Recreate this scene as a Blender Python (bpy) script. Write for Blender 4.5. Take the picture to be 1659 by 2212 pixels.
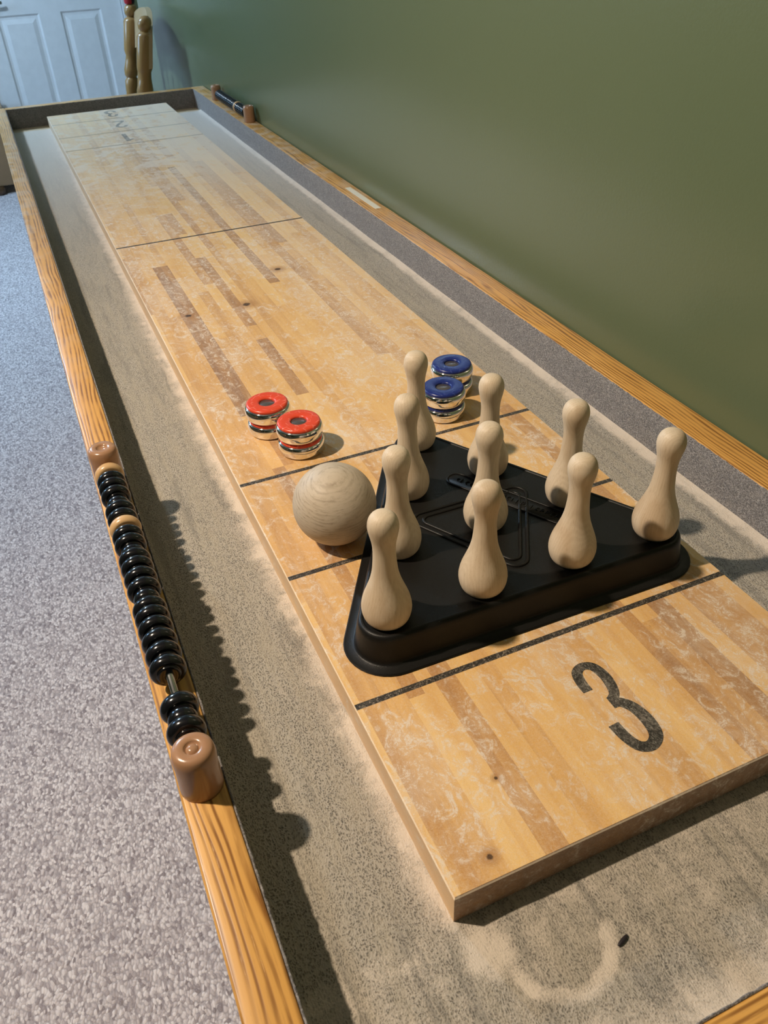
import bpy, bmesh, math, random
from mathutils import Matrix, Vector, noise as mnoise
random.seed(7)
for o in list(bpy.data.objects): bpy.data.objects.remove(o)
S = bpy.context.scene
C = S.collection

# ------------------------------------------------------------------ camera
cd = bpy.data.cameras.new('camera'); cam = bpy.data.objects.new('camera', cd); C.objects.link(cam)
cd.sensor_fit = 'VERTICAL'; cd.sensor_height = 24; cd.lens = 1758.87 / 2212 * 24
cd.clip_start = .01; cd.clip_end = 50
RT = (0.9151124, -0.4017518, -0.0341304); DN = (-0.2681917, -0.5433037, -0.7955466); FW = (0.3010691, 0.7371680, -0.6049304)
M = Matrix(((RT[0], -DN[0], -FW[0], -0.12788), (RT[1], -DN[1], -FW[1], -0.38999), (RT[2], -DN[2], -FW[2], 0.49979), (0, 0, 0, 1)))
cam.matrix_world = M
cd.dof.use_dof = True; cd.dof.focus_distance = .80; cd.dof.aperture_fstop = 14
S.camera = cam
# ------------------------------------------------------------------ view
S.view_settings.view_transform = 'Standard'; S.view_settings.look = 'None'
S.view_settings.gamma = 1; S.view_settings.exposure = 0.0; S.view_settings.use_curve_mapping = False
# ------------------------------------------------------------------ lights
w = bpy.data.worlds.new('world'); S.world = w; w.use_nodes = True
w.node_tree.nodes['Background'].inputs[0].default_value = (.75, .8, 1, 1)
w.node_tree.nodes['Background'].inputs[1].default_value = .05
FLOOR = -.82; CEIL = 1.60; XL = -2.3; XR = 1.6; YB = -2.0; YF = 5.4; WX = .5015; WEND = 3.55
def lamp(name, kind, loc, power, col, **k):
    l = bpy.data.lights.new(name, kind); l.energy = power; l.color = col
    for a, b in k.items(): setattr(l, a, b)
    o = bpy.data.objects.new(name, l); C.objects.link(o); o.location = loc; return o
lamp('ceiling_downlight', 'SPOT', (-.89, .40, 1.48), 137, (1, .83, .64), shadow_soft_size=.03, spot_size=math.radians(156), spot_blend=.9).rotation_euler = Vector((1.15, -.62, -1.48)).to_track_quat('-Z', 'Y').to_euler()
lamp('cool_ceiling_bulb', 'POINT', (-.95, 3.45, 1.45), 124, (.55, .77, 1), shadow_soft_size=.06)
wl = lamp('assumed_window_fill', 'AREA', (XL - .12, 3.9, .98), 110, (.34, .62, 1), shape='RECTANGLE', size=2.2, size_y=.85)  # bluish fill light added outside an assumed window, never in view
wl.rotation_euler = (0, math.radians(-90), 0)

# ------------------------------------------------------------------ helpers
class NT:
    """tiny node-tree writer"""
    def __init__(s, name):
        s.m = bpy.data.materials.new(name); s.m.use_nodes = True; s.t = s.m.node_tree; s.n = s.t.nodes; s.l = s.t.links
        s.b = s.n['Principled BSDF']
    def put(s, sock, v):
        if isinstance(v, bpy.types.NodeSocket): s.l.new(v, sock)
        elif v is not None:
            if sock.type == 'RGBA' and not isinstance(v, (int, float)) and len(v) == 3: v = (*v, 1)
            sock.default_value = v
    def node(s, t, ins=None, **k):
        n = s.n.new(t)
        for a, b in k.items(): setattr(n, a, b)
        for a, b in (ins or {}).items(): s.put(n.inputs[a], b)
        return n
    def math(s, op, a, b=None, c=None, clamp=False):
        n = s.node('ShaderNodeMath', operation=op, use_clamp=clamp)
        for i, v in enumerate((a, b, c)):
            if v is not None: s.put(n.inputs[i], v)
        return n.outputs[0]
    def obj(s): return s.node('ShaderNodeTexCoord').outputs['Object']
    def rnd(s): return s.node('ShaderNodeObjectInfo').outputs['Random']
    def sep(s, v):
        n = s.node('ShaderNodeSeparateXYZ', {0: v}); return n.outputs
    def comb(s, x, y, z): return s.node('ShaderNodeCombineXYZ', {0: x, 1: y, 2: z}).outputs[0]
    def map(s, v, sc=(1, 1, 1), loc=(0, 0, 0), rot=(0, 0, 0)):
        return s.node('ShaderNodeMapping', {0: v, 1: loc, 2: rot, 3: sc}).outputs[0]
    def vadd(s, a, b): return s.node('ShaderNodeVectorMath', {0: a, 1: b}, operation='ADD').outputs[0]
    def noise(s, v, sc, det=4, rough=.5, dist=0, col=False):
        n = s.node('ShaderNodeTexNoise', {'Vector': v, 'Scale': sc, 'Detail': det, 'Roughness': rough, 'Distortion': dist})
        return n.outputs[1 if col else 0]
    def vor(s, v, sc, feat='F1', out=0, rnd=1):
        return s.node('ShaderNodeTexVoronoi', {'Vector': v, 'Scale': sc, 'Randomness': rnd}, feature=feat).outputs[out]
    def rng(s, v, a, b, c=0, d=1, smooth=True):
        n = s.node('ShaderNodeMapRange', {0: v, 1: a, 2: b, 3: c, 4: d}); n.clamp = True
        if smooth: n.interpolation_type = 'SMOOTHSTEP'
        return n.outputs[0]
    def mix(s, f, a, b, mode='MIX'):
        n = s.node('ShaderNodeMix', data_type='RGBA', blend_type=mode)
        s.put(n.inputs[0], f); s.put(n.inputs[6], a); s.put(n.inputs[7], b); return n.outputs[2]
    def ramp(s, f, stops):
        n = s.node('ShaderNodeValToRGB', {0: f}); e = n.color_ramp.elements
        while len(e) < len(stops): e.new(.5)
        for i, (p, c) in enumerate(stops): e[i].position = p; e[i].color = (*c, 1)
        return n.outputs[0]
    def bump(s, h, dist, strength=1, base=None):
        n = s.node('ShaderNodeBump', {'Height': h, 'Distance': dist, 'Strength': strength})
        if base is not None: s.put(n.inputs['Normal'], base)
        return n.outputs[0]
    def out(s, col=None, rough=None, spec=None, normal=None, metal=None, **k):
        for nm, v in (('Base Color', col), ('Roughness', rough), ('Specular IOR Level', spec), ('Normal', normal), ('Metallic', metal)):
            if v is not None: s.put(s.b.inputs[nm], v)
        for a, v in k.items(): s.put(s.b.inputs[a.replace('_', ' ')], v)
        return s.m

def link(name, bm, mats, parent=None, smooth=False, loc=(0, 0, 0), rot=(0, 0, 0)):
    me = bpy.data.meshes.new(name); bm.normal_update(); bm.to_mesh(me); bm.free()
    for m in (mats if isinstance(mats, (list, tuple)) else [mats]): me.materials.append(m)
    if smooth:
        for p in me.polygons: p.use_smooth = True
        if smooth != 'all':
            me.set_sharp_from_angle(angle=math.radians(40))
    o = bpy.data.objects.new(name, me); C.objects.link(o)
    o.parent = parent; o.location = loc; o.rotation_euler = rot
    return o
def empty(name, loc=(0, 0, 0), rot=0):
    o = bpy.data.objects.new(name, None); C.objects.link(o); o.location = loc; o.rotation_euler = (0, 0, rot); o.empty_display_size = .05; return o
def tag(o, label, cat, group=None, kind=None):
    o['label'] = label; o['category'] = cat
    if group: o['group'] = group
    if kind: o['kind'] = kind
    return o
def part_label(o, l): o['label'] = l; return o
def copy_tree(o, parent=None):
    c = o.copy(); C.objects.link(c); c.parent = parent
    for ch in list(o.children): copy_tree(ch, c)
    return c
def box(bm, a, b, bev=0, seg=2):
    r = bmesh.ops.create_cube(bm, size=1); vs = r['verts']
    for v in vs: v.co = Vector([a[i] + (v.co[i] + .5) * (b[i] - a[i]) for i in range(3)])
    if bev:
        es = list({e for v in vs for e in v.link_edges})
        bmesh.ops.bevel(bm, geom=es, offset=bev, segments=seg, profile=.5, affect='EDGES')
    return bm
def lathe(bm, prof, n=48, mat=None, axis='Z', off=(0, 0, 0)):
    rings = []; off = Vector(off)
    def P(r, z, a):
        p = (r * math.cos(a), r * math.sin(a), z)
        if axis == 'Y': p = (p[0], p[2], p[1])
        return off + Vector(p)
    for r, z in prof:
        if r < 1e-6: rings.append([bm.verts.new(P(0, z, 0))])
        else: rings.append([bm.verts.new(P(r, z, 2 * math.pi * i / n)) for i in range(n)])
    for k in range(len(rings) - 1):
        a, b = rings[k], rings[k + 1]
        for i in range(n):
            j = (i + 1) % n
            if len(a) == 1 and len(b) == 1: continue
            if len(a) == 1: f = (a[0], b[j], b[i])
            elif len(b) == 1: f = (a[i], a[j], b[0])
            else: f = (a[i], a[j], b[j], b[i])
            fc = bm.faces.new(f)
            if mat is not None: fc.material_index = mat
    bmesh.ops.recalc_face_normals(bm, faces=bm.faces)
    return bm
def catmull(pts, n=5):
    out = []; P = [pts[0]] + list(pts) + [pts[-1]]
    for i in range(1, len(P) - 2):
        for k in range(n):
            t = k / n; a, b, c, d = P[i - 1], P[i], P[i + 1], P[i + 2]
            out.append(tuple(.5 * (2 * b[j] + (c[j] - a[j]) * t + (2 * a[j] - 5 * b[j] + 4 * c[j] - d[j]) * t * t + (-a[j] + 3 * b[j] - 3 * c[j] + d[j]) * t ** 3) for j in range(len(a))))
    out.append(tuple(pts[-1])); return out
def tube(bm, pts, r, n=8, closed=False):
    rings = []; N = len(pts); pts = [Vector(p) for p in pts]
    for i, p in enumerate(pts):
        a = pts[(i - 1) % N] if closed or i else pts[0]; b = pts[(i + 1) % N] if closed or i < N - 1 else pts[-1]
        t = (b - a).normalized(); u = t.cross(Vector((0, 0, 1)))
        if u.length < 1e-4: u = t.cross(Vector((1, 0, 0)))
        u.normalize(); v = t.cross(u)
        rings.append([bm.verts.new(p + r * (math.cos(2 * math.pi * k / n) * u + math.sin(2 * math.pi * k / n) * v)) for k in range(n)])
    for i in range(N if closed else N - 1):
        a, b = rings[i], rings[(i + 1) % N]
        for k in range(n): bm.faces.new((a[k], a[(k + 1) % n], b[(k + 1) % n], b[k]))
    if not closed:
        bm.faces.new(rings[0]); bm.faces.new(rings[-1])
    bmesh.ops.recalc_face_normals(bm, faces=bm.faces)
    return bm

# ------------------------------------------------------------------ materials
# dust of the white-ish shuffleboard powder: returns (mask, colour)
POWDER = (.74, .64, .53)
def mat_board(print_base=None):
    t = NT('waxed_maple' if print_base is None else 'worn_black_print')
    v = t.obj(); x, y, z = t.sep(v)
    if print_base is None:
        at = t.node('ShaderNodeAttribute', attribute_name='stave'); tone, rr, gg = t.sep(at.outputs['Vector'])
        g = t.comb(t.math('MULTIPLY_ADD', rr, 7.3, x), t.math('MULTIPLY_ADD', y, .05, gg), z)
        grain = t.noise(g, 130, 6, .65, .35)
        blot = t.noise(t.map(v, (1, .28, 1)), 26, 5, .6, .8)
        tone2 = t.math('ADD', tone, t.math('MULTIPLY', t.math('SUBTRACT', grain, .5), .50))
        tone2 = t.math('ADD', tone2, t.math('MULTIPLY', t.math('SUBTRACT', blot, .5), .50), clamp=True)
        col = t.ramp(tone2, [(0, (.82, .525, .20)), (.25, (.72, .41, .135)), (.5, (.52, .265, .088)), (.8, (.29, .14, .06)), (1, (.19, .095, .045))])
        # slim dark joints between staves and little dark flecks
        sx = t.noise(t.map(v, (1, .35, 1)), 260, 2, .5)
        col = t.mix(t.rng(sx, .72, .80, 0, .45), col, (.25, .13, .06))
        # knots
        knots = []
        for kx, ky, kr in ((.0341, -.1495, .0028), (.067, -.1, .0016), (.232, .92, .006), (.143, .80, .007), (.052, .80, .006)):
            d = t.node('ShaderNodeVectorMath', {0: v, 1: (kx, ky, 0)}, operation='DISTANCE').outputs['Value']
            d = t.math('ADD', d, t.math('MULTIPLY', t.math('SUBTRACT', t.noise(v, 200, 2), .5), kr))
            knots.append((t.rng(d, kr * .8, kr * 3.6, .62, 0), t.rng(d, kr * .5, kr * 1.1, .9, 0)))
        # the black cross lines
        lm = None
        for ly in (0, .1645, .329, 1.161, 1.975, 2.135, 2.32):
            a = t.rng(t.math('ABSOLUTE', t.math('SUBTRACT', y, ly)), .0026, .0031, 1, 0)
            if ly > 1.2: a = t.math('MULTIPLY', a, .55)
            lm = a if lm is None else t.math('MAXIMUM', lm, a)
        top = t.rng(z, -.0008, -.0002)
        wear = t.rng(t.noise(v, 420, 5, .78, 1.2), .52, .60, .96, .30)
        lm = t.math('MULTIPLY', t.math('MULTIPLY', lm, t.rng(wear, .3, .6, .88, 1)), top)
    else:
        wear = t.rng(t.noise(t.map(v, (1, .6, 1), rot=(0, 0, .7)), 420, 5, .78, 1.5), .50, .62)
        col = t.mix(wear, (.013, .012, .012), (.20, .19, .165))
        top = 1.0
    # powder: broad drifts broken up by fine scraps, heavier towards the far end and along the right side
    big = t.noise(v, 9.0, 5, .62, .6)
    mid = t.noise(t.map(v, (1, .7, 1), rot=(0, 0, .5)), 70, 6, .72, 1.6)
    fine = t.noise(v, 520, 3, .7, .8)
    far = t.math('ADD', t.rng(y, .5, 1.2, 0, .04), t.rng(y, 1.3, 2.2, 0, .16))
    rightside = t.math('MULTIPLY', t.rng(x, .14, .30, 0, .09), t.rng(y, .3, .6))
    sm = t.math('ADD', t.math('ADD', t.math('MULTIPLY', big, .55), t.math('MULTIPLY', mid, .45)), t.math('ADD', far, rightside))
    drift = t.rng(sm, .42, .60)
    scraps = t.rng(t.math('ADD', t.math('MULTIPLY', mid, .6), t.math('MULTIPLY', fine, .4)), .50, .60)
    veil = t.math('MULTIPLY', t.rng(fine, .35, .72), .25)
    pm = t.math('MULTIPLY', drift, t.math('MULTIPLY_ADD', scraps, .60, .32))
    pm = t.math('MAXIMUM', pm, t.math('MULTIPLY', veil, 1.0))
    cake = t.rng(t.math('ADD', t.noise(v, 24, 6, .68, .7), t.rng(x, .12, .34, -.04, .10)), .42, .53)
    pm = t.math('MAXIMUM', pm, t.math('MULTIPLY', cake, t.rng(y, .95, 1.9, 0, .85)))
    pm = t.math('MAXIMUM', pm, t.rng(y, 1.3, 2.15, 0, .48))
    # bright curls of wax/powder
    curl = t.vor(t.map(v, (1, .8, 1), rot=(0, 0, .3)), 380, 'F1', 0)
    curlm = t.math('MULTIPLY', t.rng(curl, .05, .16, 1, 0), t.rng(t.noise(v, 60, 3), .46, .62))
    pm = t.math('MAXIMUM', pm, t.math('MULTIPLY', curlm, .75))
    if print_base is not None: pm = t.math('MULTIPLY', t.math('MULTIPLY', pm, .22), t.rng(y, .5, 1.8, 1, 2.6))
    col = t.mix(pm, col, POWDER)
    if print_base is None:
        for ka, kb in knots: col = t.mix(kb, t.mix(ka, col, (.36, .17, .06)), (.045, .02, .012))
        col = t.mix(lm, col, t.mix(wear, (.27, .25, .22), (.013, .012, .012)))
        salt = t.noise(v, 1500, 2, .8)
        col = t.mix(t.rng(salt, .56, .72, 0, .30), col, (.92, .80, .60)); col = t.mix(t.rng(salt, .44, .30, 0, .35), col, (.30, .17, .08))
        spk = t.rng(t.vor(v, 620), .0, .13, 1, 0)
        spm = t.math('MULTIPLY', spk, t.rng(t.noise(v, 150, 2), .52, .60))
        col = t.mix(t.math('MULTIPLY', spm, .8), col, (.16, .09, .05))
        # the sides carry rubbed-in dust and show no cross lines
        side = t.rng(z, -.0020, -.0009, 1, 0)
        col = t.mix(t.math('MULTIPLY', side, t.rng(t.math('MINIMUM', x, t.math('SUBTRACT', .36, x)), .0002, .0008, .35, .08)), col, (.66, .50, .34))
        edge = t.math('MULTIPLY', t.rng(z, -.0016, -.0010), t.rng(z, -.0006, -.0001, 1, 0))
        col = t.mix(t.math('MULTIPLY', edge, .6), col, (.85, .74, .58))
    rough = t.math('MULTIPLY_ADD', pm, .45, .34, clamp=True)
    h = t.math('ADD', t.math('MULTIPLY', fine, .5), t.math('MULTIPLY', mid, .5))
    return t.out(col, rough, .4, t.bump(h, .0006, .55))

def mat_oak(name='golden_oak', scale=1.0, axis='y'):
    t = NT(name); v = t.obj(); x, y, z = t.sep(v)
    if axis == 'x': v = t.comb(y, x, z)
    if axis == 'z': v = t.comb(x, z, y)
    warp = t.noise(t.map(v, (1, .10, 1)), 16, 3, .55, .4)
    sw = t.math('MULTIPLY', warp, .050)
    X, Y, Z = t.sep(v)
    rings = t.math('ADD', t.math('ADD', X, t.math('MULTIPLY', Z, .6)), sw)
    wv = t.math('FRACT', t.math('MULTIPLY', rings, 185 * scale))
    line = t.math('MULTIPLY', t.rng(wv, .30, .62), t.rng(wv, .72, .98, 1, 0))
    pores = t.noise(t.map(v, (1, .045, 1)), 650, 4, .7)
    line2 = t.math('MULTIPLY', t.math('MULTIPLY', line, t.rng(pores, .25, .45)), t.rng(t.noise(t.map(v, (1, .15, 1)), 120, 2, .5), .35, .6, .35, 1))
    tint = t.noise(t.map(v, (1, .2, 1)), 22, 3, .5)
    col = t.ramp(tint, [(.25, (.58, .29, .065)), (.55, (.70, .37, .095)), (.8, (.80, .46, .15))])
    col = t.mix(t.math('MULTIPLY', line2, .95), col, (.24, .095, .02))
    col = t.mix(t.rng(pores, .52, .70, 0, .35), col, (.34, .17, .05))
    # handling dust that settled on the far lengths of the frame
    dm = t.math('MULTIPLY', t.rng(t.noise(v, 30, 4, .6), .45, .62), t.rng(y, .2, 2.0, .0, .5))
    col = t.mix(dm, col, (.62, .50, .38))
    return t.out(col, t.math('MULTIPLY_ADD', dm, .3, .36), .4, t.bump(t.math('SUBTRACT', 1, line2), .00012, .5), Coat_Weight=.10, Coat_Roughness=.2)

def mat_felt(floor=True):
    t = NT('dusty_trough_felt' if floor else 'grey_rail_felt'); v = t.obj(); x, y, z = t.sep(v)
    st = t.map(v, (1, .55, 1), rot=(0, 0, 0))
    wob = t.noise(v, 90, 2, .5, 0, True)
    vv = t.vadd(st, t.node('ShaderNodeVectorMath', {0: wob, 3: .006}, operation='SCALE').outputs[0])
    loops = t.vor(vv, 760, 'F1', 0, .9)
    fib = t.noise(t.map(v, (.75, 1, 1), rot=(0, 0, .2)), 1100, 4, .72)
    if floor:
        rowmix = t.noise(t.map(v, (1, .12, 1)), 120, 3, .6)
        dark = t.rng(t.math('ADD', t.math('MULTIPLY', fib, .62), t.math('MULTIPLY', loops, .38)), .37, .52)
        col = t.mix(dark, (.15, .135, .112), (.46, .41, .34))
        col = t.mix(t.rng(rowmix, .42, .70, 0, .55), col, (.46, .40, .31))
        dl = t.math('SUBTRACT', 0.0, x); dr = t.math('SUBTRACT', x, .36)
        nearb = t.rng(dl, -.004, .030, 1, 0)
        nearb = t.math('MULTIPLY', t.math('MULTIPLY', nearb, t.rng(dl, -.004, .0)), t.rng(y, -.185, -.160))
        nearr = t.math('MULTIPLY', t.math('MULTIPLY', t.rng(dr, .0, .02, .5, 0), t.rng(dr, -.004, 0)), t.rng(y, -.185, -.160))
        foot = t.rng(t.math('SUBTRACT', .4555, x), .004, .019, 1, 0)
        ymid = t.math('MULTIPLY', t.rng(t.math('SUBTRACT', -.165, y), .0, .10, .42, .30), t.rng(y, -.16, -.17))
        neary = t.math('MULTIPLY', t.rng(y, -.275, -.235, .9, 0), 1)
        base = t.math('MAXIMUM', t.math('MAXIMUM', nearb, nearr), t.math('MAXIMUM', foot, t.math('MAXIMUM', ymid, neary)))
        # the raked-up crescent of powder by the near corner
        def dist(p): return t.node('ShaderNodeVectorMath', {0: t.comb(x, y, 0), 1: (p[0], p[1], 0)}, operation='DISTANCE').outputs['Value']
        wv = t.math('MULTIPLY', t.math('SUBTRACT', t.noise(v, 60, 4, .6), .5), .009)
        rad = t.math('ABSOLUTE', t.math('SUBTRACT', t.math('ADD', wv, dist((.0530, -.2000))), .0345))
        ring = t.math('MULTIPLY', t.rng(rad, .0010, .0105, 1.0, 0), t.rng(y, -.212, -.190, 1, .0))
        blob = t.math('MAXIMUM', t.rng(dist((.010, -.190)), .006, .034, 1.0, 0), t.rng(dist((.106, -.226)), .002, .016, .5, 0))
        blob = t.math('MAXIMUM', blob, t.rng(dist((.05, -.262)), .004, .03, .7, 0))
        base = t.math('MAXIMUM', base, t.math('MAXIMUM', ring, blob))
        n1 = t.noise(v, 55, 5, .65, .5); n2 = t.noise(v, 700, 3, .7)
        dust = t.math('ADD', t.math('MULTIPLY', base, .80), t.math('MULTIPLY', t.math('SUBTRACT', n1, .5), 1.3))
        dust = t.math('ADD', dust, t.math('MULTIPLY', t.math('SUBTRACT', n2, .5), .9))
        streak = t.rng(t.noise(t.map(v, (1, .07, 1)), 75, 4, .65), .50, .66)
        col = t.mix(t.math('MULTIPLY', streak, .45), col, (.20, .185, .16))
        dust = t.math('SUBTRACT', t.rng(dust, .10, .85, 0, 1), t.math('MULTIPLY', streak, .22), clamp=True)
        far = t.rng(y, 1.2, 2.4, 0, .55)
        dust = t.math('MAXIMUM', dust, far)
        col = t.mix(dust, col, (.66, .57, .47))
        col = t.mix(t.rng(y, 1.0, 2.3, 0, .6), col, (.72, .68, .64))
        grit = t.math('MULTIPLY', t.rng(t.vor(v, 420), 0, .10, 1, 0), t.rng(t.noise(v, 40, 2), .5, .6))
        col = t.mix(t.math('MULTIPLY', grit, .5), col, (.06, .05, .04))
        amt = t.math('MULTIPLY_ADD', dust, -.7, 1.0)
    else:
        k = t.math('ADD', t.math('MULTIPLY', fib, .7), t.math('MULTIPLY', loops, .3))
        col = t.ramp(k, [(.36, (.085, .080, .083)), (.50, (.22, .205, .20)), (.64, (.42, .39, .37))])
        top = t.rng(t.noise(v, 70, 4, .6), .48, .7, 0, .35)
        col = t.mix(top, col, (.36, .33, .30))
        amt = 1.0
    hh = t.math('MULTIPLY', t.math('ADD', t.math('SUBTRACT', 1, loops), fib), amt)
    t.b.inputs['Sheen Weight'].default_value = .15
    return t.out(col, .95, .1, t.bump(hh, .0011, .8))

def mat_carpet():
    t = NT('lilac_grey_loop_carpet'); v = t.obj()
    wob = t.noise(v, 40, 2, .5, 0, True)
    vv = t.vadd(t.map(v, (1, .62, 1), rot=(0, 0, .55)), t.node('ShaderNodeVectorMath', {0: wob, 3: .012}, operation='SCALE').outputs[0])
    F = t.node('ShaderNodeTexVoronoi', {'Vector': vv, 'Scale': 230, 'Randomness': .85}, feature='F1')
    d, c = F.outputs[0], F.outputs[1]
    r = t.sep(c)[0]
    n2 = t.noise(v, 500, 3, .6)
    col = t.ramp(t.math('ADD', t.math('MULTIPLY', r, .75), t.math('MULTIPLY', n2, .25)), [(.10, (.26, .22, .235)), (.28, (.52, .46, .475)), (.52, (.70, .635, .645)), (.80, (.90, .84, .85))])
    col = t.mix(t.rng(d, .42, .72, 0, .55), col, (.28, .25, .28))
    big = t.noise(v, 7, 3, .5)
    col = t.mix(t.rng(big, .35, .65, .0, .12), col, (.5, .45, .46))
    return t.out(col, .95, .1, t.bump(t.math('SUBTRACT', 1, d), .003, .5))

def mat_wall():
    t = NT('olive_green_wall_paint'); v = t.obj()
    n = t.noise(v, 260, 3, .55); m = t.noise(v, 1.3, 2, .5)
    col = t.mix(t.rng(m, .3, .7), (.110, .138, .072), (.121, .148, .080))
    return t.out(col, .25, .42, t.bump(n, .0006, .25))

def mat_plain(name, col, rough=.5, spec=.5, metal=0, bump=None, **k):
    t = NT(name)
    nrm = t.bump(t.noise(t.obj(), bump[0], 3, .6), bump[1], .6) if bump else None
    v = t.noise(t.obj(), (bump or (60,))[0] * .2, 3, .5)
    c = t.mix(t.rng(v, .3, .7, 0, .25), tuple(col), tuple(x * .82 for x in col))
    return t.out(c, rough, spec, nrm, metal, **k)

def mat_pale(name, c1, c2, c3, ring=False):
    t = NT(name); v = t.obj(); r = t.rnd()
    vv = t.vadd(v, t.comb(t.math('MULTIPLY', r, .37), t.math('MULTIPLY', r, .21), t.math('MULTIPLY', r, .5)))
    if not ring:
        w = t.noise(t.map(vv, (1, 1, .25)), 26, 2, .5)
        X, Y, Z = t.sep(vv)
        q = t.math('MULTIPLY_ADD', w, .03, X)
        f = t.math('FRACT', t.math('MULTIPLY', q, 420))
        line = t.math('MULTIPLY', t.rng(f, 0, .5), t.rng(f, .6, 1, 1, 0))
        fibre = t.noise(t.map(vv, (1, 1, .06)), 800, 3, .6)
        patch = t.rng(t.noise(t.map(vv, (1, 1, .22)), 45, 2, .5), .50, .66)
    else:
        w = t.noise(v, 18, 2, .5)
        q = t.math('MULTIPLY_ADD', w, .006, t.sep(v)[2])
        f = t.math('FRACT', t.math('MULTIPLY', q, 330))
        n3 = t.noise(t.map(v, (.16, .16, 1), rot=(0, 0, 0)), 420, 4, .7)
        line = t.math('MULTIPLY', t.math('MULTIPLY', t.rng(f, 0, .5), t.rng(f, .6, 1, 1, 0)), t.rng(n3, .42, .62))
        fibre = t.noise(t.map(v, (.25, .25, 1)), 700, 3, .6)
        patch = t.rng(t.noise(v, 25, 2, .5), .45, .7)
    col = t.mix(t.math('MULTIPLY', patch, .6), c1, c2)
    col = t.mix(t.math('MULTIPLY', line, .13 if not ring else .38), col, c3)
    col = t.mix(t.rng(fibre, .5, .75, 0, .3), col, c3)
    return t.out(col, .50, .35, t.bump(fibre, .0002, .5))

def mat_tray():
    t = NT('black_moulded_plastic'); v = t.obj()
    n = t.noise(v, 1600, 2, .6)
    d = t.math('MULTIPLY', t.rng(t.vor(v, 260), 0, .07, 1, 0), t.rng(t.noise(v, 60, 2), .5, .6))
    col = t.mix(t.math('MULTIPLY', d, .5), (.0095, .0088, .008), (.32, .27, .2))
    return t.out(col, .38, .26, t.bump(n, .0003, .5))

def mat_cap(name, base, light):
    t = NT(name); v = t.obj()
    e = t.vor(t.map(v, (1, 1, .3)), 95, 'DISTANCE_TO_EDGE', 0, 1)
    m = t.math('MULTIPLY', t.rng(e, .02, .07, 1, 0), t.rng(t.noise(v, 160, 2), .42, .6))
    col = t.mix(t.math('MULTIPLY', m, .45), base, light)
    return t.out(col, .28, .5, t.bump(m, .0003, .4))

BOARD = mat_board(); PRINT = mat_board(True)
OAK = mat_oak(); OAKX = mat_oak('golden_oak_cross', 1, 'x'); OAKZ = mat_oak('golden_oak_upright', 1, 'z')
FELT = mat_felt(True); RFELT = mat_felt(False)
CARPET = mat_carpet(); WALL = mat_wall()
WHITE = mat_plain('white_door_paint', (.80, .80, .80), .35, .5, bump=(120, .0003))
CEILM = mat_plain('white_ceiling_paint', (.45, .44, .42), .9, .2, bump=(90, .001))
BEECH = mat_pale('pale_beech', (.68, .56, .41), (.53, .39, .25), (.40, .27, .15))
BALLM = mat_pale('weathered_beech', (.55, .465, .36), (.46, .385, .29), (.21, .155, .10), True)
TRAY = mat_tray()
CHROME = mat_plain('chrome', (.80, .79, .77), .07, .5, 1)
REDC = mat_cap('red_plastic', (.70, .068, .028), (.95, .30, .22)); BLUEC = mat_cap('blue_plastic', (.012, .025, .17), (.07, .10, .33))
HOLE = mat_plain('smoky_label', (.12, .11, .11), .15, .5, .3)
BLACKB = mat_plain('black_lacquer', (.006, .006, .008), .16, .6)
POST = mat_plain('tan_lacquer', (.37, .205, .115), .22, .5, bump=(300, .0001)); POSTD = mat_plain('plug_recess', (.28, .14, .07), .3)
RINGM = mat_plain('natural_bead', (.62, .40, .20), .3, .5, bump=(300, .0001))
STEEL = mat_plain('steel_rod', (.55, .56, .56), .25, .5, 1)
PINE = mat_plain('honey_pine', (.34, .195, .07), .25, .5, bump=(60, .0005)); PINEL = mat_plain('pale_pine', (.44, .31, .17), .35, .5, bump=(60, .0003))
STICK = mat_plain('cream_sticker', (.74, .70, .58), .5, .4, bump=(500, .0001))

# ------------------------------------------------------------------ the room
def struct(name, bm, m, parent=None):
    o = link(name, bm, m, parent)
    if parent is None: o['kind'] = 'structure'
    return o
T = .12
struct('floor', box(bmesh.new(), (XL, YB, FLOOR - .1), (XR, YF, FLOOR)), CARPET)
struct('ceiling', box(bmesh.new(), (XL, YB, CEIL), (XR, YF, CEIL + .1)), CEILM)
struct('wall_right', box(bmesh.new(), (WX, YB, FLOOR), (WX + T, WEND, CEIL), .004), WALL)
struct('wall_right_return', box(bmesh.new(), (XR, WEND - .5, FLOOR), (XR + T, YF, CEIL)), WALL)
struct('wall_recess', box(bmesh.new(), (WX + T, WEND - T, FLOOR), (XR, WEND, CEIL)), WALL)
struct('wall_near', box(bmesh.new(), (XL, YB - T, FLOOR), (WX, YB, CEIL)), WALL)
# far wall around the door opening
DX0, DX1, DTOP = -.115, .70, FLOOR + 2.03
bm = bmesh.new()
box(bm, (XL, YF, FLOOR), (DX0 - .07, YF + T, CEIL)); box(bm, (DX1 + .07, YF, FLOOR), (XR, YF + T, CEIL)); box(bm, (DX0 - .07, YF, DTOP + .07), (DX1 + .07, YF + T, CEIL))
struct('wall_far', bm, WALL)
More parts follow.
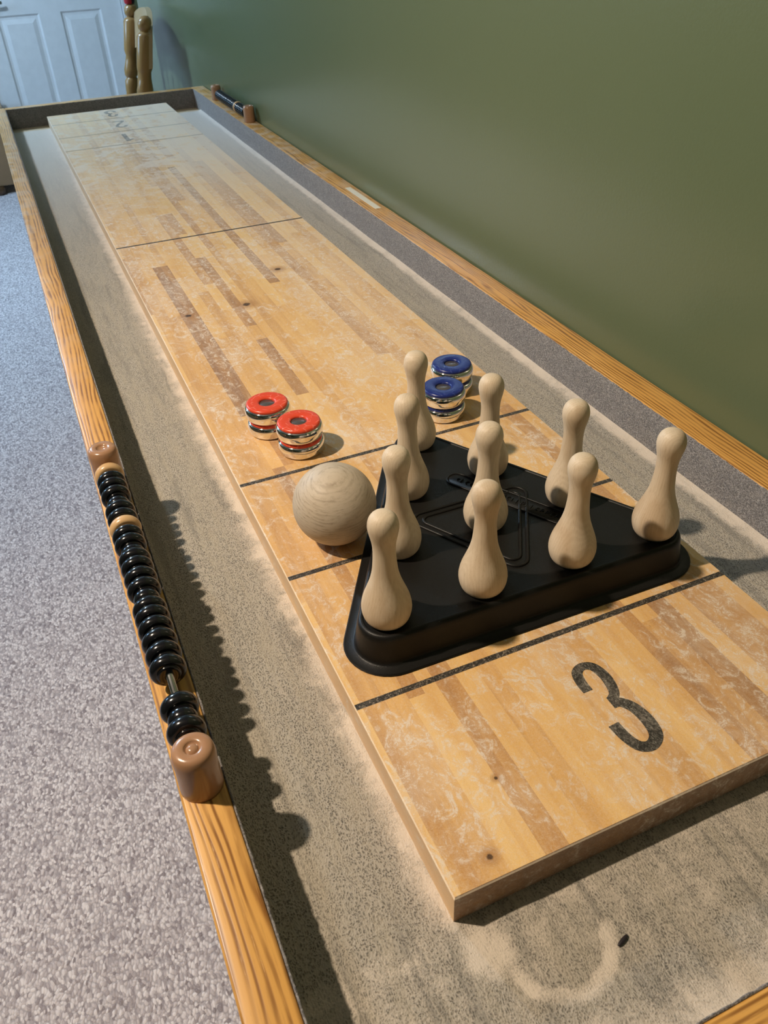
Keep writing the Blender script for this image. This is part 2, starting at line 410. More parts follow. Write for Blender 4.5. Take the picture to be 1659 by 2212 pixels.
# left wall with an unseen window, added to let in cool fill
WY0, WY1, WZ0, WZ1 = 2.8, 5.0, .55, 1.42
bm = bmesh.new()
box(bm, (XL - T, YB, FLOOR), (XL, WY0, CEIL)); box(bm, (XL - T, WY1, FLOOR), (XL, YF, CEIL)); box(bm, (XL - T, WY0, FLOOR), (XL, WY1, WZ0)); box(bm, (XL - T, WY0, WZ1), (XL, WY1, CEIL))
struct('wall_left', bm, WALL)
bm = bmesh.new()
for a, b in (((WY0, WZ0), (WY1, WZ0 + .05)), ((WY0, WZ1 - .05), (WY1, WZ1)), ((WY0, WZ0), (WY0 + .05, WZ1)), ((WY1 - .05, WZ0), (WY1, WZ1)), ((3.88, WZ0), (3.92, WZ1))):
    box(bm, (XL - .08, a[0], a[1]), (XL - .03, b[0], b[1]))
struct('added_window_1', bm, WHITE)
# the door: slab with moulded panels
def panel_door():
    door = empty('door_1', (0, 0, 0)); door['kind'] = 'structure'
    y0 = YF + .005
    bm = bmesh.new()
    W_ = DX1 - DX0; st = .118; mid = .118; pw = (W_ - 2 * st - mid) / 2
    xs = [DX0, DX0 + st, DX0 + st + pw, DX0 + st + pw + mid, DX1 - st, DX1]
    zs = [FLOOR + .012, FLOOR + .20, FLOOR + .838, FLOOR + 1.00, FLOOR + 1.60, FLOOR + 1.70, FLOOR + 1.90, DTOP]
    def quad(a, b, c, d): bm.faces.new([bm.verts.new(p) for p in (a, b, c, d)])
    for i in range(5):
        for j in range(7):
            x0, x1, z0, z1 = xs[i], xs[i + 1], zs[j], zs[j + 1]
            if i in (1, 3) and j in (1, 3, 5):
                lv = [(0, 0), (.010, .010), (.022, .010), (.045, .002)]
                for k in range(3):
                    a, da = lv[k]; b, db = lv[k + 1]
                    o = [(x0 + a, y0 + da, z0 + a), (x1 - a, y0 + da, z0 + a), (x1 - a, y0 + da, z1 - a), (x0 + a, y0 + da, z1 - a)]
                    n = [(x0 + b, y0 + db, z0 + b), (x1 - b, y0 + db, z0 + b), (x1 - b, y0 + db, z1 - b), (x0 + b, y0 + db, z1 - b)]
                    for q in range(4): quad(o[q], o[(q + 1) % 4], n[(q + 1) % 4], n[q])
                a, da = lv[3]
                quad((x0 + a, y0 + da, z0 + a), (x1 - a, y0 + da, z0 + a), (x1 - a, y0 + da, z1 - a), (x0 + a, y0 + da, z1 - a))
            else: quad((x0, y0, z0), (x1, y0, z0), (x1, y0, z1), (x0, y0, z1))
    box(bm, (DX0, y0 + .014, zs[0]), (DX1, y0 + .038, DTOP))
    bmesh.ops.remove_doubles(bm, verts=bm.verts, dist=1e-5)
    link('door_slab', bm, WHITE, door)
    bm = bmesh.new()
    for a, b in (((DX0 - .07, FLOOR), (DX0 - .003, DTOP + .07)), ((DX1 + .003, FLOOR), (DX1 + .07, DTOP + .07)), ((DX0 - .003, DTOP + .003), (DX1 + .003, DTOP + .07))):
        box(bm, (a[0], YF - .015, a[1]), (b[0], YF + .05, b[1]), .004)
    link('door_casing', bm, WHITE, door)
    bm = bmesh.new(); hz = FLOOR + .905; hx = DX0 + .062
    lathe(bm, [(0, -.012), (.024, -.012), (.026, -.004), (.026, 0), (0, 0)], 24, None, 'Y', (hx, y0, hz))
    lathe(bm, [(.009, -.05), (.009, -.012)], 16, None, 'Y', (hx, y0, hz))
    tube(bm, [(hx - .008, y0 - .05, hz), (hx + .05, y0 - .052, hz + .002), (hx + .085, y0 - .05, hz + .001), (hx + .10, y0 - .044, hz)], .0085, 10)
    part_label(link('door_handle', bm, mat_plain('satin_nickel', (.38, .36, .31), .35, .5, 1), door, True), 'satin metal lever handle')
panel_door()
bm = bmesh.new(); box(bm, (WX - .012, WEND - .75, FLOOR), (WX - .001, WEND, FLOOR + .09), .003)
struct('baseboard_right', bm, WHITE)

# ------------------------------------------------------------------ the shuffleboard table
W = .36; YN = -.1652; YE = 2.4642; ZF = -.0285; ZR = .0231
XLI, XLO, XRI, XRO = -.1074, -.1399, .4585, .5000
YRN, YRF = -.288, 2.505           # inner faces of the end rails
table = empty('shuffleboard_table', (0, 0, 0))
tag(table, 'long oak shuffleboard table with felt-lined gutters standing against the green wall', 'shuffleboard table')
fe = .0016
# playing board
def make_board():
    bm = bmesh.new(); lay = bm.loops.layers.float_color.new('stave'); c = .0012
    bx = [0, .0055, .024, .0415, .0555, .0675, .0855, .103, .1195, .1365, .1505, .165, .183, .2015, .219, .2395, .2545, .273, .291, .308, .326, .344, W]
    known = {1: [(-.17, .36, .40)], 2: [(-.17, .0, .30)],
             3: [(.47, 1.03, .74), (.15, .345, .62), (-.17, -.01, .10)], 4: [(.47, 1.03, .70), (.13, .345, .30), (-.17, .05, .12)],
             5: [(-.17, .02, .46)], 7: [(.91, 1.32, .46)], 8: [(.49, .67, .62), (.72, 1.04, .60), (1.18, 1.32, .52)],
             0: [(.83, 1.1, .5)], 13: [(.865, 1.68, .64), (-.17, -.06, .12)], 17: [(1.044, 1.7, .60), (-.17, -.002, .66)], 15: [(-.17, -.05, .52)],
             16: [(-.17, -.02, .40)], 19: [(-.17, .02, .45)], 10: [(-.17, .1, .16)], 12: [(-.17, -.06, .38)], 11: [(-.17, .08, .28)], 6: [(-.17, .2, .12)], 9: [(-.17, .15, .20), (.35, .9, .18)], 14: [(-.17, 0, .2)]}
    def q(ps, tone):
        f = bm.faces.new([bm.verts.new(p) for p in ps])
        for l in f.loops: l[lay] = tone
        return f
    def stave_tone(i, y):
        return None
    for i in range(len(bx) - 1):
        x0, x1 = max(bx[i], c), min(bx[i + 1], W - c)
        cuts = {YN + c, YE - c}; ks = known.get(i, [])
        for a, b, _ in ks: cuts.update((max(a, YN + c), b))
        y = YN + random.uniform(.1, .7)
        while y < YE - .15:
            if not any(a - .05 < y < b + .05 for a, b, _ in ks): cuts.add(y)
            y += random.uniform(.35, 1.0)
        cs = sorted(cuts)
        for a, b in zip(cs, cs[1:]):
            m = (a + b) / 2; tone = None
            for ka, kb, kt in ks:
                if ka < m < kb: tone = kt
            if tone is None: tone = random.choice([.08, .12, .15, .18, .2, .25, .28, .3, .36]) if random.random() < .93 else .5
            q([(x0, a, 0), (x1, a, 0), (x1, b, 0), (x0, b, 0)], (tone, random.random(), random.random(), 1))
    xs, xe, ys, ye = 0, W, YN, YE
    R = [((c, YN + c), (W - c, YN + c), (0, YN), (W, YN)), ((W - c, YN + c), (W - c, YE - c), (W, YN), (W, YE)),
         ((W - c, YE - c), (c, YE - c), (W, YE), (0, YE)), ((c, YE - c), (c, YN + c), (0, YE), (0, YN))]
    for k, (a, b, oa, ob) in enumerate(R):
        t = (.30 if k % 2 else .82, .3, .4, 1)  # ends: dark end grain, deepened so their unlit shade sits in the tone
        q([(*oa, -c), (*ob, -c), (*b, 0), (*a, 0)], t)
        q([(*oa, ZF + .0004), (*ob, ZF + .0004), (*ob, -c), (*oa, -c)], t)
    q([(0, YN, ZF + .0004), (0, YE, ZF + .0004), (W, YE, ZF + .0004), (W, YN, ZF + .0004)], (.3, .3, .3, 1))
    return link('playing_board', bm, BOARD, table)
board = make_board()
# printed digits
def stroke(bm, pts, wd, z):
    L = []; n = len(pts)
    for i, p in enumerate(pts):
        a = Vector(pts[max(i - 1, 0)]); b = Vector(pts[min(i + 1, n - 1)]); d = (b - a).normalized(); nn = Vector((-d.y, d.x))
        ww = wd[i] if isinstance(wd, list) else wd
        p = Vector(p); L.append((bm.verts.new((*(p + nn * ww / 2), z)), bm.verts.new((*(p - nn * ww / 2), z))))
    for a, b in zip(L, L[1:]): bm.faces.new((a[0], a[1], b[1], b[0]))
def arc(cx, cy, rx, ry, a0, a1, n=28):
    return [(cx + rx * math.cos(math.radians(a0 + (a1 - a0) * i / n)), cy + ry * math.sin(math.radians(a0 + (a1 - a0) * i / n))) for i in range(n + 1)]
def digit(kind, cx, cy, sgn, sc=1.0):
    """printed digit, unit box about 0.036 wide by 0.092 tall, centred on cx, cy"""
    bm = bmesh.new()
    if kind == 3:
        up = [(.1708, -.0627, .0086), (.1709, -.0530, .0088), (.1737, -.0433, .0086), (.1812, -.0394, .0076), (.1886, -.0432, .0086), (.1915, -.0540, .0092), (.1905, -.0650, .0090), (.1872, -.0735, .0080), (.1810, -.0775, .0075)]
        lo = [(.1810, -.0795, .0080), (.1870, -.0822, .0090), (.1925, -.0900, .0100), (.1947, -.1020, .0110), (.1932, -.1145, .0108), (.1885, -.1212, .0098), (.1812, -.1238, .0090), (.1742, -.1200, .0092), (.1705, -.1100, .0092), (.1693, -.0968, .0094)]
        for q, zz in ((up, 0.0), (lo, .00006)):
            q = catmull(q, 6); stroke(bm, [(p[0] - .1822, p[1] + .082) for p in q], [p[2] for p in q], zz)
        stroke(bm, [(-.0028, .0026), (.0050, .0026)], .0112, .00003)
    elif kind == 2:
        stroke(bm, arc(0, .0245, .0125, .0166, 190, -30), .0088, .0)
        stroke(bm, [(.0112, .018), (.004, -.005), (-.009, -.026), (-.0125, -.0405)], .0088, .00003)
        stroke(bm, [(-.0165, -.0405), (.0165, -.0405)], .009, .00006)
    else:
        stroke(bm, [(.003, .045), (.003, -.045)], .0115, .0)
        stroke(bm, [(.003, .040), (-.012, .026)], .008, .00003)
    for v in bm.verts: v.co = Vector((cx + sgn * v.co.x * sc, cy + sgn * v.co.y * sc, .00015 + v.co.z))
    bmesh.ops.recalc_face_normals(bm, faces=bm.faces)
    for f in bm.faces:
        if f.normal.z < 0: f.normal_flip()
    return part_label(link('printed_number', bm, PRINT, board), 'worn black number %d printed on the board' % kind)
digit(3, .1822, -.0820, 1)
digit(1, .170, 2.052, -1); digit(2, .180, 2.228, -1); digit(3, .180, 2.393, -1)

# rails: oak strip with bevel, felt glued to its inner face
def rail(name, a, b, m, lab=None):
    o = link(name, box(bmesh.new(), a, b, .0022, 3), m, table, True)
    return o
ZB = -.11
rail('side_rail', (XLO, YRN - .034, ZB), (XLI - fe, YRF + .034, ZR), OAK)
rail('side_rail', (XRI + fe, YRN - .034, ZB), (XRO, YRF + .034, ZR), OAK)
rail('end_rail', (XLI - fe, YRN - .034, ZB), (XRI + fe, YRN, ZR), OAKX)
rail('end_rail', (XLI - fe, YRF, ZB), (XRI + fe, YRF + .034, ZR), OAKX)
# felt on the rails, as slightly ragged sheets standing a hair above the wood
def felt_sheet(p0, p1, nrm, name='rail_felt'):
    bm = bmesh.new(); p0 = Vector(p0); p1 = Vector(p1); n = Vector(nrm); L = (p1 - p0).length; N = int(L / .0035)
    rows = []
    for i in range(N + 1):
        p = p0.lerp(p1, i / N); e = random.uniform(-.0009, .0009); j = random.uniform(-.0003, .0003)
        rows.append([bm.verts.new(Vector((p.x, p.y, z)) + n * d) for z, d in ((ZF - .003, fe), (-.002, fe), (ZR - .001 + e, fe + j), (ZR + .0003 + e * .6, fe * .5), (ZR - .001, 0))])
    for a, b in zip(rows, rows[1:]):
        for k in range(4): bm.faces.new((a[k], a[k + 1], b[k + 1], b[k]))
    bmesh.ops.recalc_face_normals(bm, faces=bm.faces)
    return link(name, bm, RFELT, table, 'all')
felt_sheet((XLI - fe, YRN, 0), (XLI - fe, YRF, 0), (1, 0, 0)); felt_sheet((XRI + fe, YRN, 0), (XRI + fe, YRF, 0), (-1, 0, 0))
felt_sheet((XLI, YRN, 0), (XRI, YRN, 0), (0, 1, 0)); felt_sheet((XLI, YRF, 0), (XRI, YRF, 0), (0, -1, 0))
# gutter floor: felt with gentle lumps, rising into a soft fillet at the rails
def gutter():
    bm = bmesh.new(); x0, x1, y0, y1 = XLI + .0002, XRI - .0002, YRN + fe, YRF - .070
    xs = [x0 + (x1 - x0) * i / 60 for i in range(61)]; ys = [y0 + (y1 - y0) * i / 260 for i in range(261)]
    g = []
    for y in ys:
        r = []
        for x in xs:
            d = min(x - x0, x1 - x); dy = y - y0
            z = ZF + .0030 * max(0, 1 - d / .012) ** 2 + .003 * max(0, 1 - dy / .012) ** 2
            if not (-.004 < x < W + .004 and YN - .004 < y < YE + .004):
                z += .0011 * mnoise.noise(Vector((x * 28, y * 9, 0)))
                edge = min(abs(x), abs(x - W)) if YN < y < YE else 1
                z += .0010 * max(0, 1 - edge / .02)
            elif .008 < x < W - .008 and YN + .01 < y < YE - .01: z = ZF - .0012
            else: z = ZF + .0006
            if dy < .035: z += .0012 * max(0, mnoise.noise(Vector((x * 40, y * 40, 3))))
            r.append(bm.verts.new((x, y, z)))
        g.append(r)
    for j in range(260):
        for i in range(60): bm.faces.new((g[j][i], g[j][i + 1], g[j + 1][i + 1], g[j + 1][i]))
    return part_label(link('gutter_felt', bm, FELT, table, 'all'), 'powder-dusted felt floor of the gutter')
gutter()
link('cradle', box(bmesh.new(), (XLI - fe + .0004, YRN + .0004, ZF - .026), (XRI + fe - .0004, YRF - .0004, ZF - .0030)), mat_plain('bare_cradle_board', (.60, .47, .31), .7, .3, bump=(80, .0004)), table)
for x in (XLO + .045, XRO - .125):
    for y in (.05, 2.05):
        bm = bmesh.new(); box(bm, (x, y, FLOOR), (x + .08, y + .08, ZF - .0264), .004)
        link('leg', bm, OAKZ, table, True)
# paper strip stuck on the right rail
bm = bmesh.new(); box(bm, (.4765, 1.068, ZR), (.4885, 1.226, ZR + .0005), .0002, 1)
tag(link('sticker', bm, STICK), 'cream paper strip stuck on the right-hand rail beside the wall', 'sticker')

# ------------------------------------------------------------------ bead scorers
PR = .0148
def bead_profile(R, hub):
    t = .0064
    p = [(.0026, t)]
    p += [(R * .62, t), (R * .80, t * .93), (R * .93, t * .62), (R, t * .05), (R * .95, -t * .45), (R * .82, -t * .75), (hub, -t * .80), (hub * .96, -t * 1.02), (.0026, -t * 1.04)]
    return [(r, -z) if False else (r, z) for r, z in p]
bead_meshes = {}
def bead(kind, root, x, y, z):
    if kind not in bead_meshes:
        R, m = {'b': (.0140, BLACKB), 's': (.0108, BLACKB), 'n': (.0145, RINGM)}[kind]
        bm = bmesh.new(); pr = catmull(bead_profile(R, .0088), 3); pr = [(max(r, .002), q) for r, q in pr]
        lathe(bm, pr + [pr[0]], 36, None, 'Y')
        me = bpy.data.meshes.new('bead'); bm.to_mesh(me); bm.free(); me.materials.append(m)
        for p in me.polygons: p.use_smooth = True
        bead_meshes[kind] = me
    o = bpy.data.objects.new('bead', bead_meshes[kind]); C.objects.link(o); o.parent = root
    o.location = (x, y, z)
    o.rotation_euler = (random.uniform(-.05, .05), random.uniform(0, 6), random.uniform(-.05, .05))
    if kind == 'n': o['label'] = 'natural wood marker bead'
    return o
def scorer(x, ya, yb, seq, rod_z, h):
    root = empty('bead_scorer', (x, ya, ZR))
    for yy in (0, yb - ya):
        pr = [(0, 0), (PR * 1.0, 0), (PR, .002), (PR * .97, h * .55), (PR, h * .82), (PR * .93, h * .95), (PR * .80, h), (PR * .42, h * 1.005), (PR * .36, h * .985), (PR * .33, h * .955)]
        bm = bmesh.new(); lathe(bm, pr + [(0, h * .95)], 40)
        for v in bm.verts: v.co.y += yy
        p = link('post', bm, POST, root, 'all')
        if yy == 0:
            bm = bmesh.new(); lathe(bm, [(PR * .30, h * .95), (PR * .24, h * .985), (PR * .12, h * 1.0), (0, h * 1.003)], 24)
            for v in bm.verts: v.co.y += yy
            link('screw_plug', bm, POST, p, 'all')
    bm = bmesh.new(); tube(bm, [(0, .004, rod_z), (0, yb - ya - .004, rod_z)], .0027, 12)
    link('rod', bm, STEEL, root, 'all')
    for k, yy in seq: bead(k, root, 0, yy - ya, rod_z)
    return root
seqA = [('n', .3456 + .020), ('b', .3317 + .019), ('b', .3192 + .0175), ('b', .3045 + .017), ('s', .2894 + .018), ('b', .2776 + .016), ('b', .2639 + .015)]
ys = [.3600, .3465, .3330, .3195, .3060, .2930, .2795, .2655, .2515, .2380, .2245, .2110, .1985, .1835, .1690, .1550, .1430, .1300, .1165, .1020, .0880, .0735]
ks = 'nbbbsbbnbbsbbbbsbbbbbb'
off = .0000
obs = [.3456, .3317, .3192, .3045, .2894, .2776, .2639, .2496, .2354, .2225, .2088, .1995, .1875, .1720, .1570, .1451, .1310, .1199, .1064, .0916, .0763, .0610]
seq = [(k, y) for k, y in zip(ks, obs)] + [('b', .0209), ('s', .0095), ('b', -.0020)]
left = scorer(-.1240, -.0335, .3680, seq, .0185, .0400)
tag(left, 'black bead scorer between tan posts on the left rail, nearest the camera', 'bead scorer', 'bead scorers')
seq = [('b', 1.965 + .0134 * i) for i in range(6)] + [('n', 1.965 + .0134 * 6)] + [('b', 1.965 + .0134 * i) for i in range(7, 22)]
right = scorer(.4820, 1.935, 2.285, seq, .0185, .0400)
tag(right, 'small distant bead scorer on the right rail beside the green wall', 'bead scorer', 'bead scorers')

# ------------------------------------------------------------------ pin tray and pins
TZ = .030; s_ = .0876; tx, ty, ta = .0514, .0519, -.01403
def lat(i, j):
    u = i + j * .5; v = j * math.sqrt(3) / 2; c, s = math.cos(ta), math.sin(ta)
    return tx + s_ * (u * c - v * s), ty + s_ * (u * s + v * c)
def make_tray():
    A, D, J = [Vector(lat(*k)) for k in ((0, 0), (3, 0), (0, 3))]
    cen = (A + D + J) / 3
    def outline(off, n=12):
        pts = []
        for P, Q, R_ in ((J, A, D), (A, D, J), (D, J, A)):
            d1 = (Q - P).normalized(); d2 = (R_ - Q).normalized()
            a1 = math.atan2(-d1.x, d1.y); a2 = math.atan2(-d2.x, d2.y)
            a1 = math.atan2(-d1.x * 1.0, d1.y * 1.0)
            # outward normals of the two sides meeting at Q (counter-clockwise loop)
            n1 = math.atan2(-d1.x, d1.y) ; n2 = math.atan2(-d2.x, d2.y)
            o1 = Vector((d1.y, -d1.x)); o2 = Vector((d2.y, -d2.x))
            b1 = math.atan2(o1.y, o1.x); b2 = math.atan2(o2.y, o2.x)
            while b2 < b1: b2 += 2 * math.pi
            for k in range(n + 1):
                a = b1 + (b2 - b1) * k / n
                pts.append(Q + off * Vector((math.cos(a), math.sin(a))))
            nx = Q.lerp(R_, .5)
            for f in (.15, .3, .45, .6, .75, .9):
                pts.append(Q.lerp(R_, f) + o2 * off)
        return pts
    prof = [(.0375, .0002), (.0378, .0012), (.0368, .0022), (.0300, .0026), (.0284, .0036), (.0276, .0060), (.0252, .0240), (.0246, .0275), (.0232, .0300), (.0216, .0308), (.0203, .0306), (.0196, .0298), (.0180, .0296)]
    bm = bmesh.new(); loops = []
    for off, z in prof: loops.append([bm.verts.new((p.x - cen.x, p.y - cen.y, z)) for p in outline(off)])
    n = len(loops[0])
    for a, b in zip(loops, loops[1:]):
        for i in range(n): bm.faces.new((a[i], a[(i + 1) % n], b[(i + 1) % n], b[i]))
    bm.faces.new(loops[-1])
    bm.faces.new(list(reversed(loops[0])))
    bmesh.ops.recalc_face_normals(bm, faces=bm.faces)
    root = empty('pin_tray', (cen.x, cen.y, 0))
    link('body', bm, TRAY, root, True)
    # embossed frame and banner
    bm = bmesh.new(); z = .0298
    def rr(cx, cy, w_, h_, r, rot, z, n=8):
        pts = []
        for qx, qy, a0 in ((1, 1, 0), (-1, 1, 90), (-1, -1, 180), (1, -1, 270)):
            for k in range(n + 1):
                a = math.radians(a0 + 90 * k / n); px = qx * (w_ / 2 - r) + r * math.cos(a); py = qy * (h_ / 2 - r) + r * math.sin(a)
                c, s = math.cos(rot), math.sin(rot); pts.append((cx + px * c - py * s - cen.x, cy + px * s + py * c - cen.y, z))
        return pts
    for ins in (.0, .0065):
        V = [(A + D) / 2, (D + J) / 2, (J + A) / 2]; cm = (V[0] + V[1] + V[2]) / 3; rad = .011 - ins * .6; pts = []
        V = [cm + (q - cm) * (1.02 - ins * 2 / (q - cm).length) for q in V]
        for k in range(3):
            P, Q, R_ = V[k - 1], V[k], V[(k + 1) % 3]; u = (P - Q).normalized(); v = (R_ - Q).normalized()
            dd = rad * math.sqrt(3); c0 = Q + (u + v).normalized() * rad * 2
            a0 = (Q + u * dd - c0); a1 = (Q + v * dd - c0); t0 = math.atan2(a0.y, a0.x); t1 = math.atan2(a1.y, a1.x)
            dt = (t1 - t0 + math.pi) % (2 * math.pi) - math.pi
            for m in range(11): pts.append((c0.x + rad * math.cos(t0 + dt * m / 10) - cen.x, c0.y + rad * math.sin(t0 + dt * m / 10) - cen.y, z))
        tube(bm, pts, .0017, 8, True)
    link('embossed_frame', bm, TRAY, root, 'all')
    bx_, by_, bw, bh, br = EMB['banner']
    bm = bmesh.new(); P = rr(bx_, by_, bw, bh, bh * .48, br, z + .0011)
    vb = [bm.verts.new((p[0], p[1], z - .001)) for p in P]; vt = [bm.verts.new(p) for p in rr(bx_, by_, bw - .002, bh - .002, bh * .42, br, z + .0008)]
    for i in range(len(vb)): bm.faces.new((vb[i], vb[(i + 1) % len(vb)], vt[(i + 1) % len(vb)], vt[i]))
    bm.faces.new(vt)
    tube(bm, rr(bx_, by_, bw - .001, bh - .001, bh * .45, br, z + .0008), .0009, 8, True)
    bmesh.ops.recalc_face_normals(bm, faces=bm.faces)
    ban = link('embossed_banner', bm, TRAY, root, 'all')
    bm = bmesh.new(); rnd = random.Random(3); c, s = math.cos(br), math.sin(br); x = -bw / 2 + .010
    while x < bw / 2 - .008:
        hh = rnd.choice([.0045, .006, .006]); k = rnd.choice([0, 1, 2])
        pts = [[(0, -hh / 2), (0, hh / 2)], [(0, -hh / 2), (0, hh / 2), (.002, hh / 2), (.0026, 0), (.0005, 0)], [(.0025, hh / 2.2), (.0004, hh / 3), (0, -hh / 4), (.0022, -hh / 2)]][k]
        tube(bm, [(bx_ + (x + px) * c - py * s - cen.x, by_ + (x + px) * s + py * c - cen.y, z + .0012) for px, py in pts], .0005, 6)
        x += .0052
    link('embossed_lettering', bm, TRAY, ban, 'all')
    tag(root, 'black moulded plastic triangular tray holding the ten wooden pins', 'tray')
EMB = {'frames': [], 'banner': (0, 0, 0, 0, 0)}
EMB['banner'] = (.223, .147, .140, .020, math.radians(-60))
make_tray()

pin_prof = catmull([(.0147, 0), (.0163, .0008), (.0188, .0045), (.0203, .0105), (.0204, .0165), (.0187, .0245), (.0156, .0330), (.0128, .0410), (.0106, .0500), (.0095, .0600), (.0090, .0690), (.0091, .0755), (.0099, .0820), (.0113, .0885), (.0122, .0952), (.0111, .1012), (.0082, .1054), (.0043, .1072), (.0009, .1076)], 3)
bm = bmesh.new(); lathe(bm, [(0, 0)] + pin_prof + [(0, .1076)], 48)
pin0 = link('wooden_pin', bm, BEECH, None, 'all')
pl = {'A': (0, 0, 'pale wooden pin at the near left corner of the black tray'),
      'B': (1, 0, 'wooden pin second from the left along the near edge of the tray'),
      'C': (2, 0, 'wooden pin second from the right along the near edge of the tray'),
      'D': (3, 0, 'wooden pin at the far right corner of the tray, nearest the green wall'),
      'E': (0, 1, 'wooden pin on the left side of the tray right beside the wooden ball'),
      'F': (1, 1, 'wooden pin in the middle of the tray, enclosed by other pins'),
      'G': (2, 1, 'wooden pin on the right side of the tray, behind the wall-side corner pin'),
      'H': (0, 2, 'wooden pin on the left side of the tray, one in front of the rearmost pin'),
      'I': (1, 2, 'wooden pin on the back edge of the tray, next right of the rearmost pin'),
      'J': (0, 3, 'rearmost wooden pin at the back corner of the tray, beside the blue pucks')}
for n_, (k, (i, j, lab)) in enumerate(pl.items()):
    o = pin0 if n_ == 0 else pin0.copy()
    if n_: C.objects.link(o)
    x, y = lat(i, j); o.location = (x, y, .0296); o.rotation_euler = (0, 0, random.uniform(0, 6.28))
    tag(o, lab, 'bowling pin', 'wooden pins standing in the black tray')

# ball
bm = bmesh.new(); bmesh.ops.create_uvsphere(bm, u_segments=64, v_segments=40, radius=.0398)
ball = link('wooden_ball', bm, BALLM, None, 'all', (.0640, .2030, .0398), (math.radians(14), math.radians(-6), 0))
tag(ball, 'plain greyish wooden ball resting on the board left of the pin tray', 'ball')

# pucks
def puck_proto(cap, col):
    root = empty('puck')
    bm = bmesh.new()
    pr = catmull([(.0212, 0), (.0238, .0006), (.0254, .0028), (.0262, .0065), (.0266, .0095), (.0262, .0122), (.0252, .0145), (.0238, .0155)], 3)
    lathe(bm, [(0, 0)] + pr + [(0, .0156)], 56)
    part_label(link('body', bm, CHROME, root, 'all'), 'chrome puck body')
    bm = bmesh.new()
    pr = catmull([(.0234, .0152), (.0240, .0158), (.0242, .0170), (.0234, .0184), (.0215, .0191), (.0160, .0194), (.0110, .0190), (.0092, .0180), (.0088, .0164)], 3)
    lathe(bm, pr, 56)
    part_label(link('cap', bm, cap, root, 'all'), col + ' plastic ring cap')
    bm = bmesh.new(); lathe(bm, [(0, .0166), (.0086, .0166), (.0092, .0160)], 40)
    link('center_disc', bm, HOLE, root, 'all')
    return root
red = puck_proto(REDC, 'red'); blue = puck_proto(BLUEC, 'blue'); PH = .0192
places = [(red, .0850, .3690, 0, 'lower chrome puck of the red stack nearer the wooden ball', 0), (red, .0845, .3690, 1, 'red-capped chrome puck topping the stack nearer the wooden ball', .9),
          (red, .0660, .4250, 0, 'lower chrome puck of the red stack farther left on the board', 2.), (red, .0650, .4250, 1, 'red-capped chrome puck topping the farther left red stack', 2.6),
          (blue, .2630, .3660, 0, 'lower chrome puck of the nearer blue stack behind the rearmost pin', 0), (blue, .2625, .3655, 1, 'blue-capped chrome puck topping the nearer blue stack', 1.),
          (blue, .2990, .4140, 0, 'lower chrome puck of the farther blue stack near the right edge of the board', 1.5), (blue, .2985, .4135, 1, 'blue-capped chrome puck topping the farther blue stack', .4)]
seen = set()
for pr_, x, y, lv, lab, rz in places:
    o = pr_ if pr_.name not in seen else copy_tree(pr_)
    seen.add(pr_.name)
    o.location = (x, y, .00005 + lv * PH); o.rotation_euler = (0, 0, rz)
    tag(o, lab, 'shuffleboard puck', 'red-capped pucks' if 'red' in lab else 'blue-capped pucks')

# small dark seed-like crumb on the gutter felt
bm = bmesh.new(); bmesh.ops.create_uvsphere(bm, u_segments=16, v_segments=10, radius=1)
for v in bm.verts: v.co = Vector((v.co.x * .0052, v.co.y * .0014, v.co.z * .0010)); v.co.y += 6 * v.co.x ** 2
o = link('crumb', bm, mat_plain('dark_husk', (.02, .015, .018), .5, .4), None, 'all', (.0905, -.2200, ZF + .0015), (0, 0, .35))
tag(o, 'tiny dark crumb lying on the gutter felt beside the powder crescent', 'crumb')

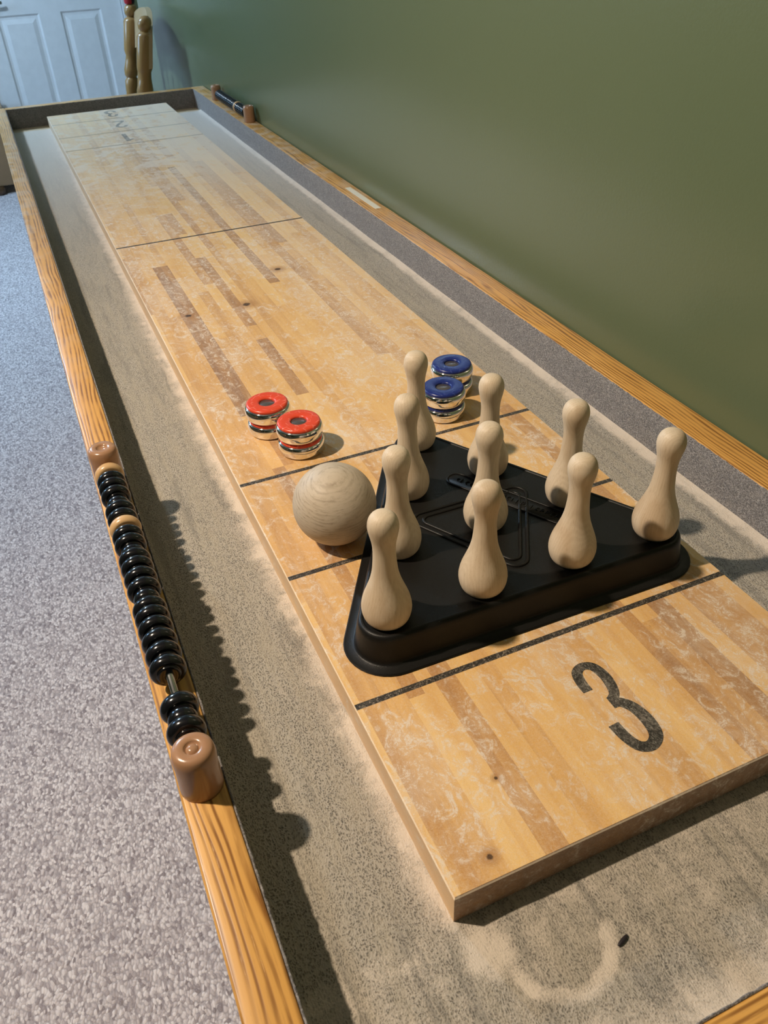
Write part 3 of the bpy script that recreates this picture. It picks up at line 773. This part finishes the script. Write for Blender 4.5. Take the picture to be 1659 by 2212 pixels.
# ------------------------------------------------------------------ chair by the end of the table
def turned(bm, x, y, z0, prof, n=24):
    lathe(bm, prof, n, None, 'Z', (x, y, z0))
def make_chair():
    B = Vector((.394, 2.80)); A = Vector((.430, 3.28)); root = empty('wooden_chair', ((A.x + B.x) / 2, 3.04, FLOOR))
    ox, oy = root.location.x, root.location.y
    d = (A - B).normalized(); out = Vector((d.y, -d.x))          # towards the wall
    H = -FLOOR
    def L(p, z): return (p.x - ox, p.y - oy, z)
    for P in (B, A):
        # heights measured above the floor; turned post with ball finial
        zt = H + .205
        pr = [(0, 0), (.016, 0), (.020, .05), (.022, .30), (.024, .43), (.021, .52), (.018, .60), (.0165, H - .11), (.0205, H - .075), (.022, H - .050), (.017, H - .040), (.0225, H - .030), (.0245, H - .012), (.020, H + .015), (.0175, H + .035), (.022, H + .048), (.0235, H + .055), (.0235, H + .148), (.020, H + .156), (.012, H + .160), (.0125, H + .163), (.0185, H + .170), (.0205, H + .182), (.0185, H + .194), (.010, H + .203), (0, H + .205)]
        bm = bmesh.new(); lathe(bm, [(q * 1.14, z) for q, z in pr], 28, None, 'Z', L(P, 0)); link('back_post', bm, PINE, root, True)
    # crest board: arched, bowed towards the wall
    bm = bmesh.new(); N = 24; F = []; G = []
    for i in range(N + 1):
        t = i / N; p = B.lerp(A, -.05 + 1.1 * t) + out * (.006 + .020 * math.sin(math.pi * t))
        top = H + .150 + .055 * math.sin(math.pi * t) ** .6; bot = H + .052 + .03 * math.sin(math.pi * t * 1.0)
        F.append([bm.verts.new(L(p, bot)), bm.verts.new(L(p, top)), bm.verts.new(L(p + out * .018, top)), bm.verts.new(L(p + out * .018, bot))])
    for a, b in zip(F, F[1:]):
        for k in range(4): bm.faces.new((a[k], a[(k + 1) % 4], b[(k + 1) % 4], b[k]))
    bm.faces.new(F[0]); bm.faces.new(F[-1]); bmesh.ops.recalc_face_normals(bm, faces=bm.faces)
    part_label(link('crest_rail', bm, PINEL, root, True), 'paler arched board between the back posts')
    for t in (.2, .4, .6, .8):
        p = B.lerp(A, t) + out * (.012 + .020 * math.sin(math.pi * t))
        bm = bmesh.new(); lathe(bm, [(0, .44), (.008, .44), (.011, .60), (.008, .70), (.011, .78), (.008, H + .06), (0, H + .07)], 16, None, 'Z', L(p, 0)); link('spindle', bm, PINE, root, True)
    for o in root.children:
        for v in o.data.vertices: v.co.x += (v.co.z - (H + .19)) * .20 * min(1, max(0, (v.co.z - .40) / .2) if v.co.z > .4 else 0)
    # seat faces the room (towards -x)
    bm = bmesh.new(); c = (A + B) / 2 - out * .21
    box(bm, (c.x - ox - .22, c.y - oy - .23, .425), (c.x - ox + .22, c.y - oy + .23, .46), .015, 3); link('seat', bm, PINE, root, True)
    for sy in (-.19, .19):
        bm = bmesh.new(); lathe(bm, [(0, 0), (.014, 0), (.017, .05), (.021, .2), (.018, .28), (.023, .35), (.02, .43), (0, .43)], 20, None, 'Z', (c.x - ox - .18, c.y - oy + sy, 0)); link('leg', bm, PINE, root, True)
    for sy in (-.19, .19):
        bm = bmesh.new(); tube(bm, [(c.x - ox - .18, c.y - oy + sy, .18), (c.x - ox + .20, c.y - oy + sy * 1.2, .18)], .010, 10); link('stretcher', bm, PINE, root, 'all')
    tag(root, 'honey pine chair with turned back posts standing past the far end of the table', 'chair')
    # red and black cap sitting on the farther post
    bm = bmesh.new()
    lathe(bm, [(.017, -.015), (.0195, -.008), (.0195, .002), (.016, .015), (.009, .022), (0, .024)], 24)
    cap = link('knit_cap', bm, [mat_plain('red_cloth', (.42, .03, .04), .8, .2, bump=(300, .0006)), mat_plain('dark_cloth', (.03, .02, .03), .8, .2, bump=(300, .0006))], None, 'all', (A.x, A.y, .217))
    for p in cap.data.polygons: p.material_index = 1 if p.center.x > .003 else 0
    tag(cap, 'small red and black cloth cap on the farther finial of the chair', 'cloth')
make_chair()

# ------------------------------------------------------------------ low wooden chest past the left rail
WALN = mat_plain('brown_chest_wood', (.30, .185, .095), .4, .4, bump=(60, .0005))
chest = empty('wooden_chest', (-.36, 5.13, FLOOR))
link('carcass', box(bmesh.new(), (-.28, -.16, .05), (.245, .20, .43), .006), WALN, chest, True)
link('lid', box(bmesh.new(), (-.295, -.175, .43), (.255, .215, .455), .006), WALN, chest, True)
for x in (-.24, .115):
    for y in (-.14, .17):
        bm = bmesh.new(); lathe(bm, [(0, 0), (.022, 0), (.032, .015), (.034, .03), (.028, .05), (0, .05)], 20, None, 'Z', (x, y, 0))
        part_label(link('bun_foot', bm, mat_plain('dark_walnut', (.09, .045, .02), .3), chest, 'all'), 'dark rounded foot')
bm = bmesh.new(); box(bm, (.04, -.168, .10), (.125, -.160, .16), .002); part_label(link('inlay_plate', bm, mat_plain('teal_paint', (.05, .22, .20), .5), chest, True), 'teal painted plate')
tag(chest, 'low brown wooden chest on the carpet left of the table before the door wall', 'chest')
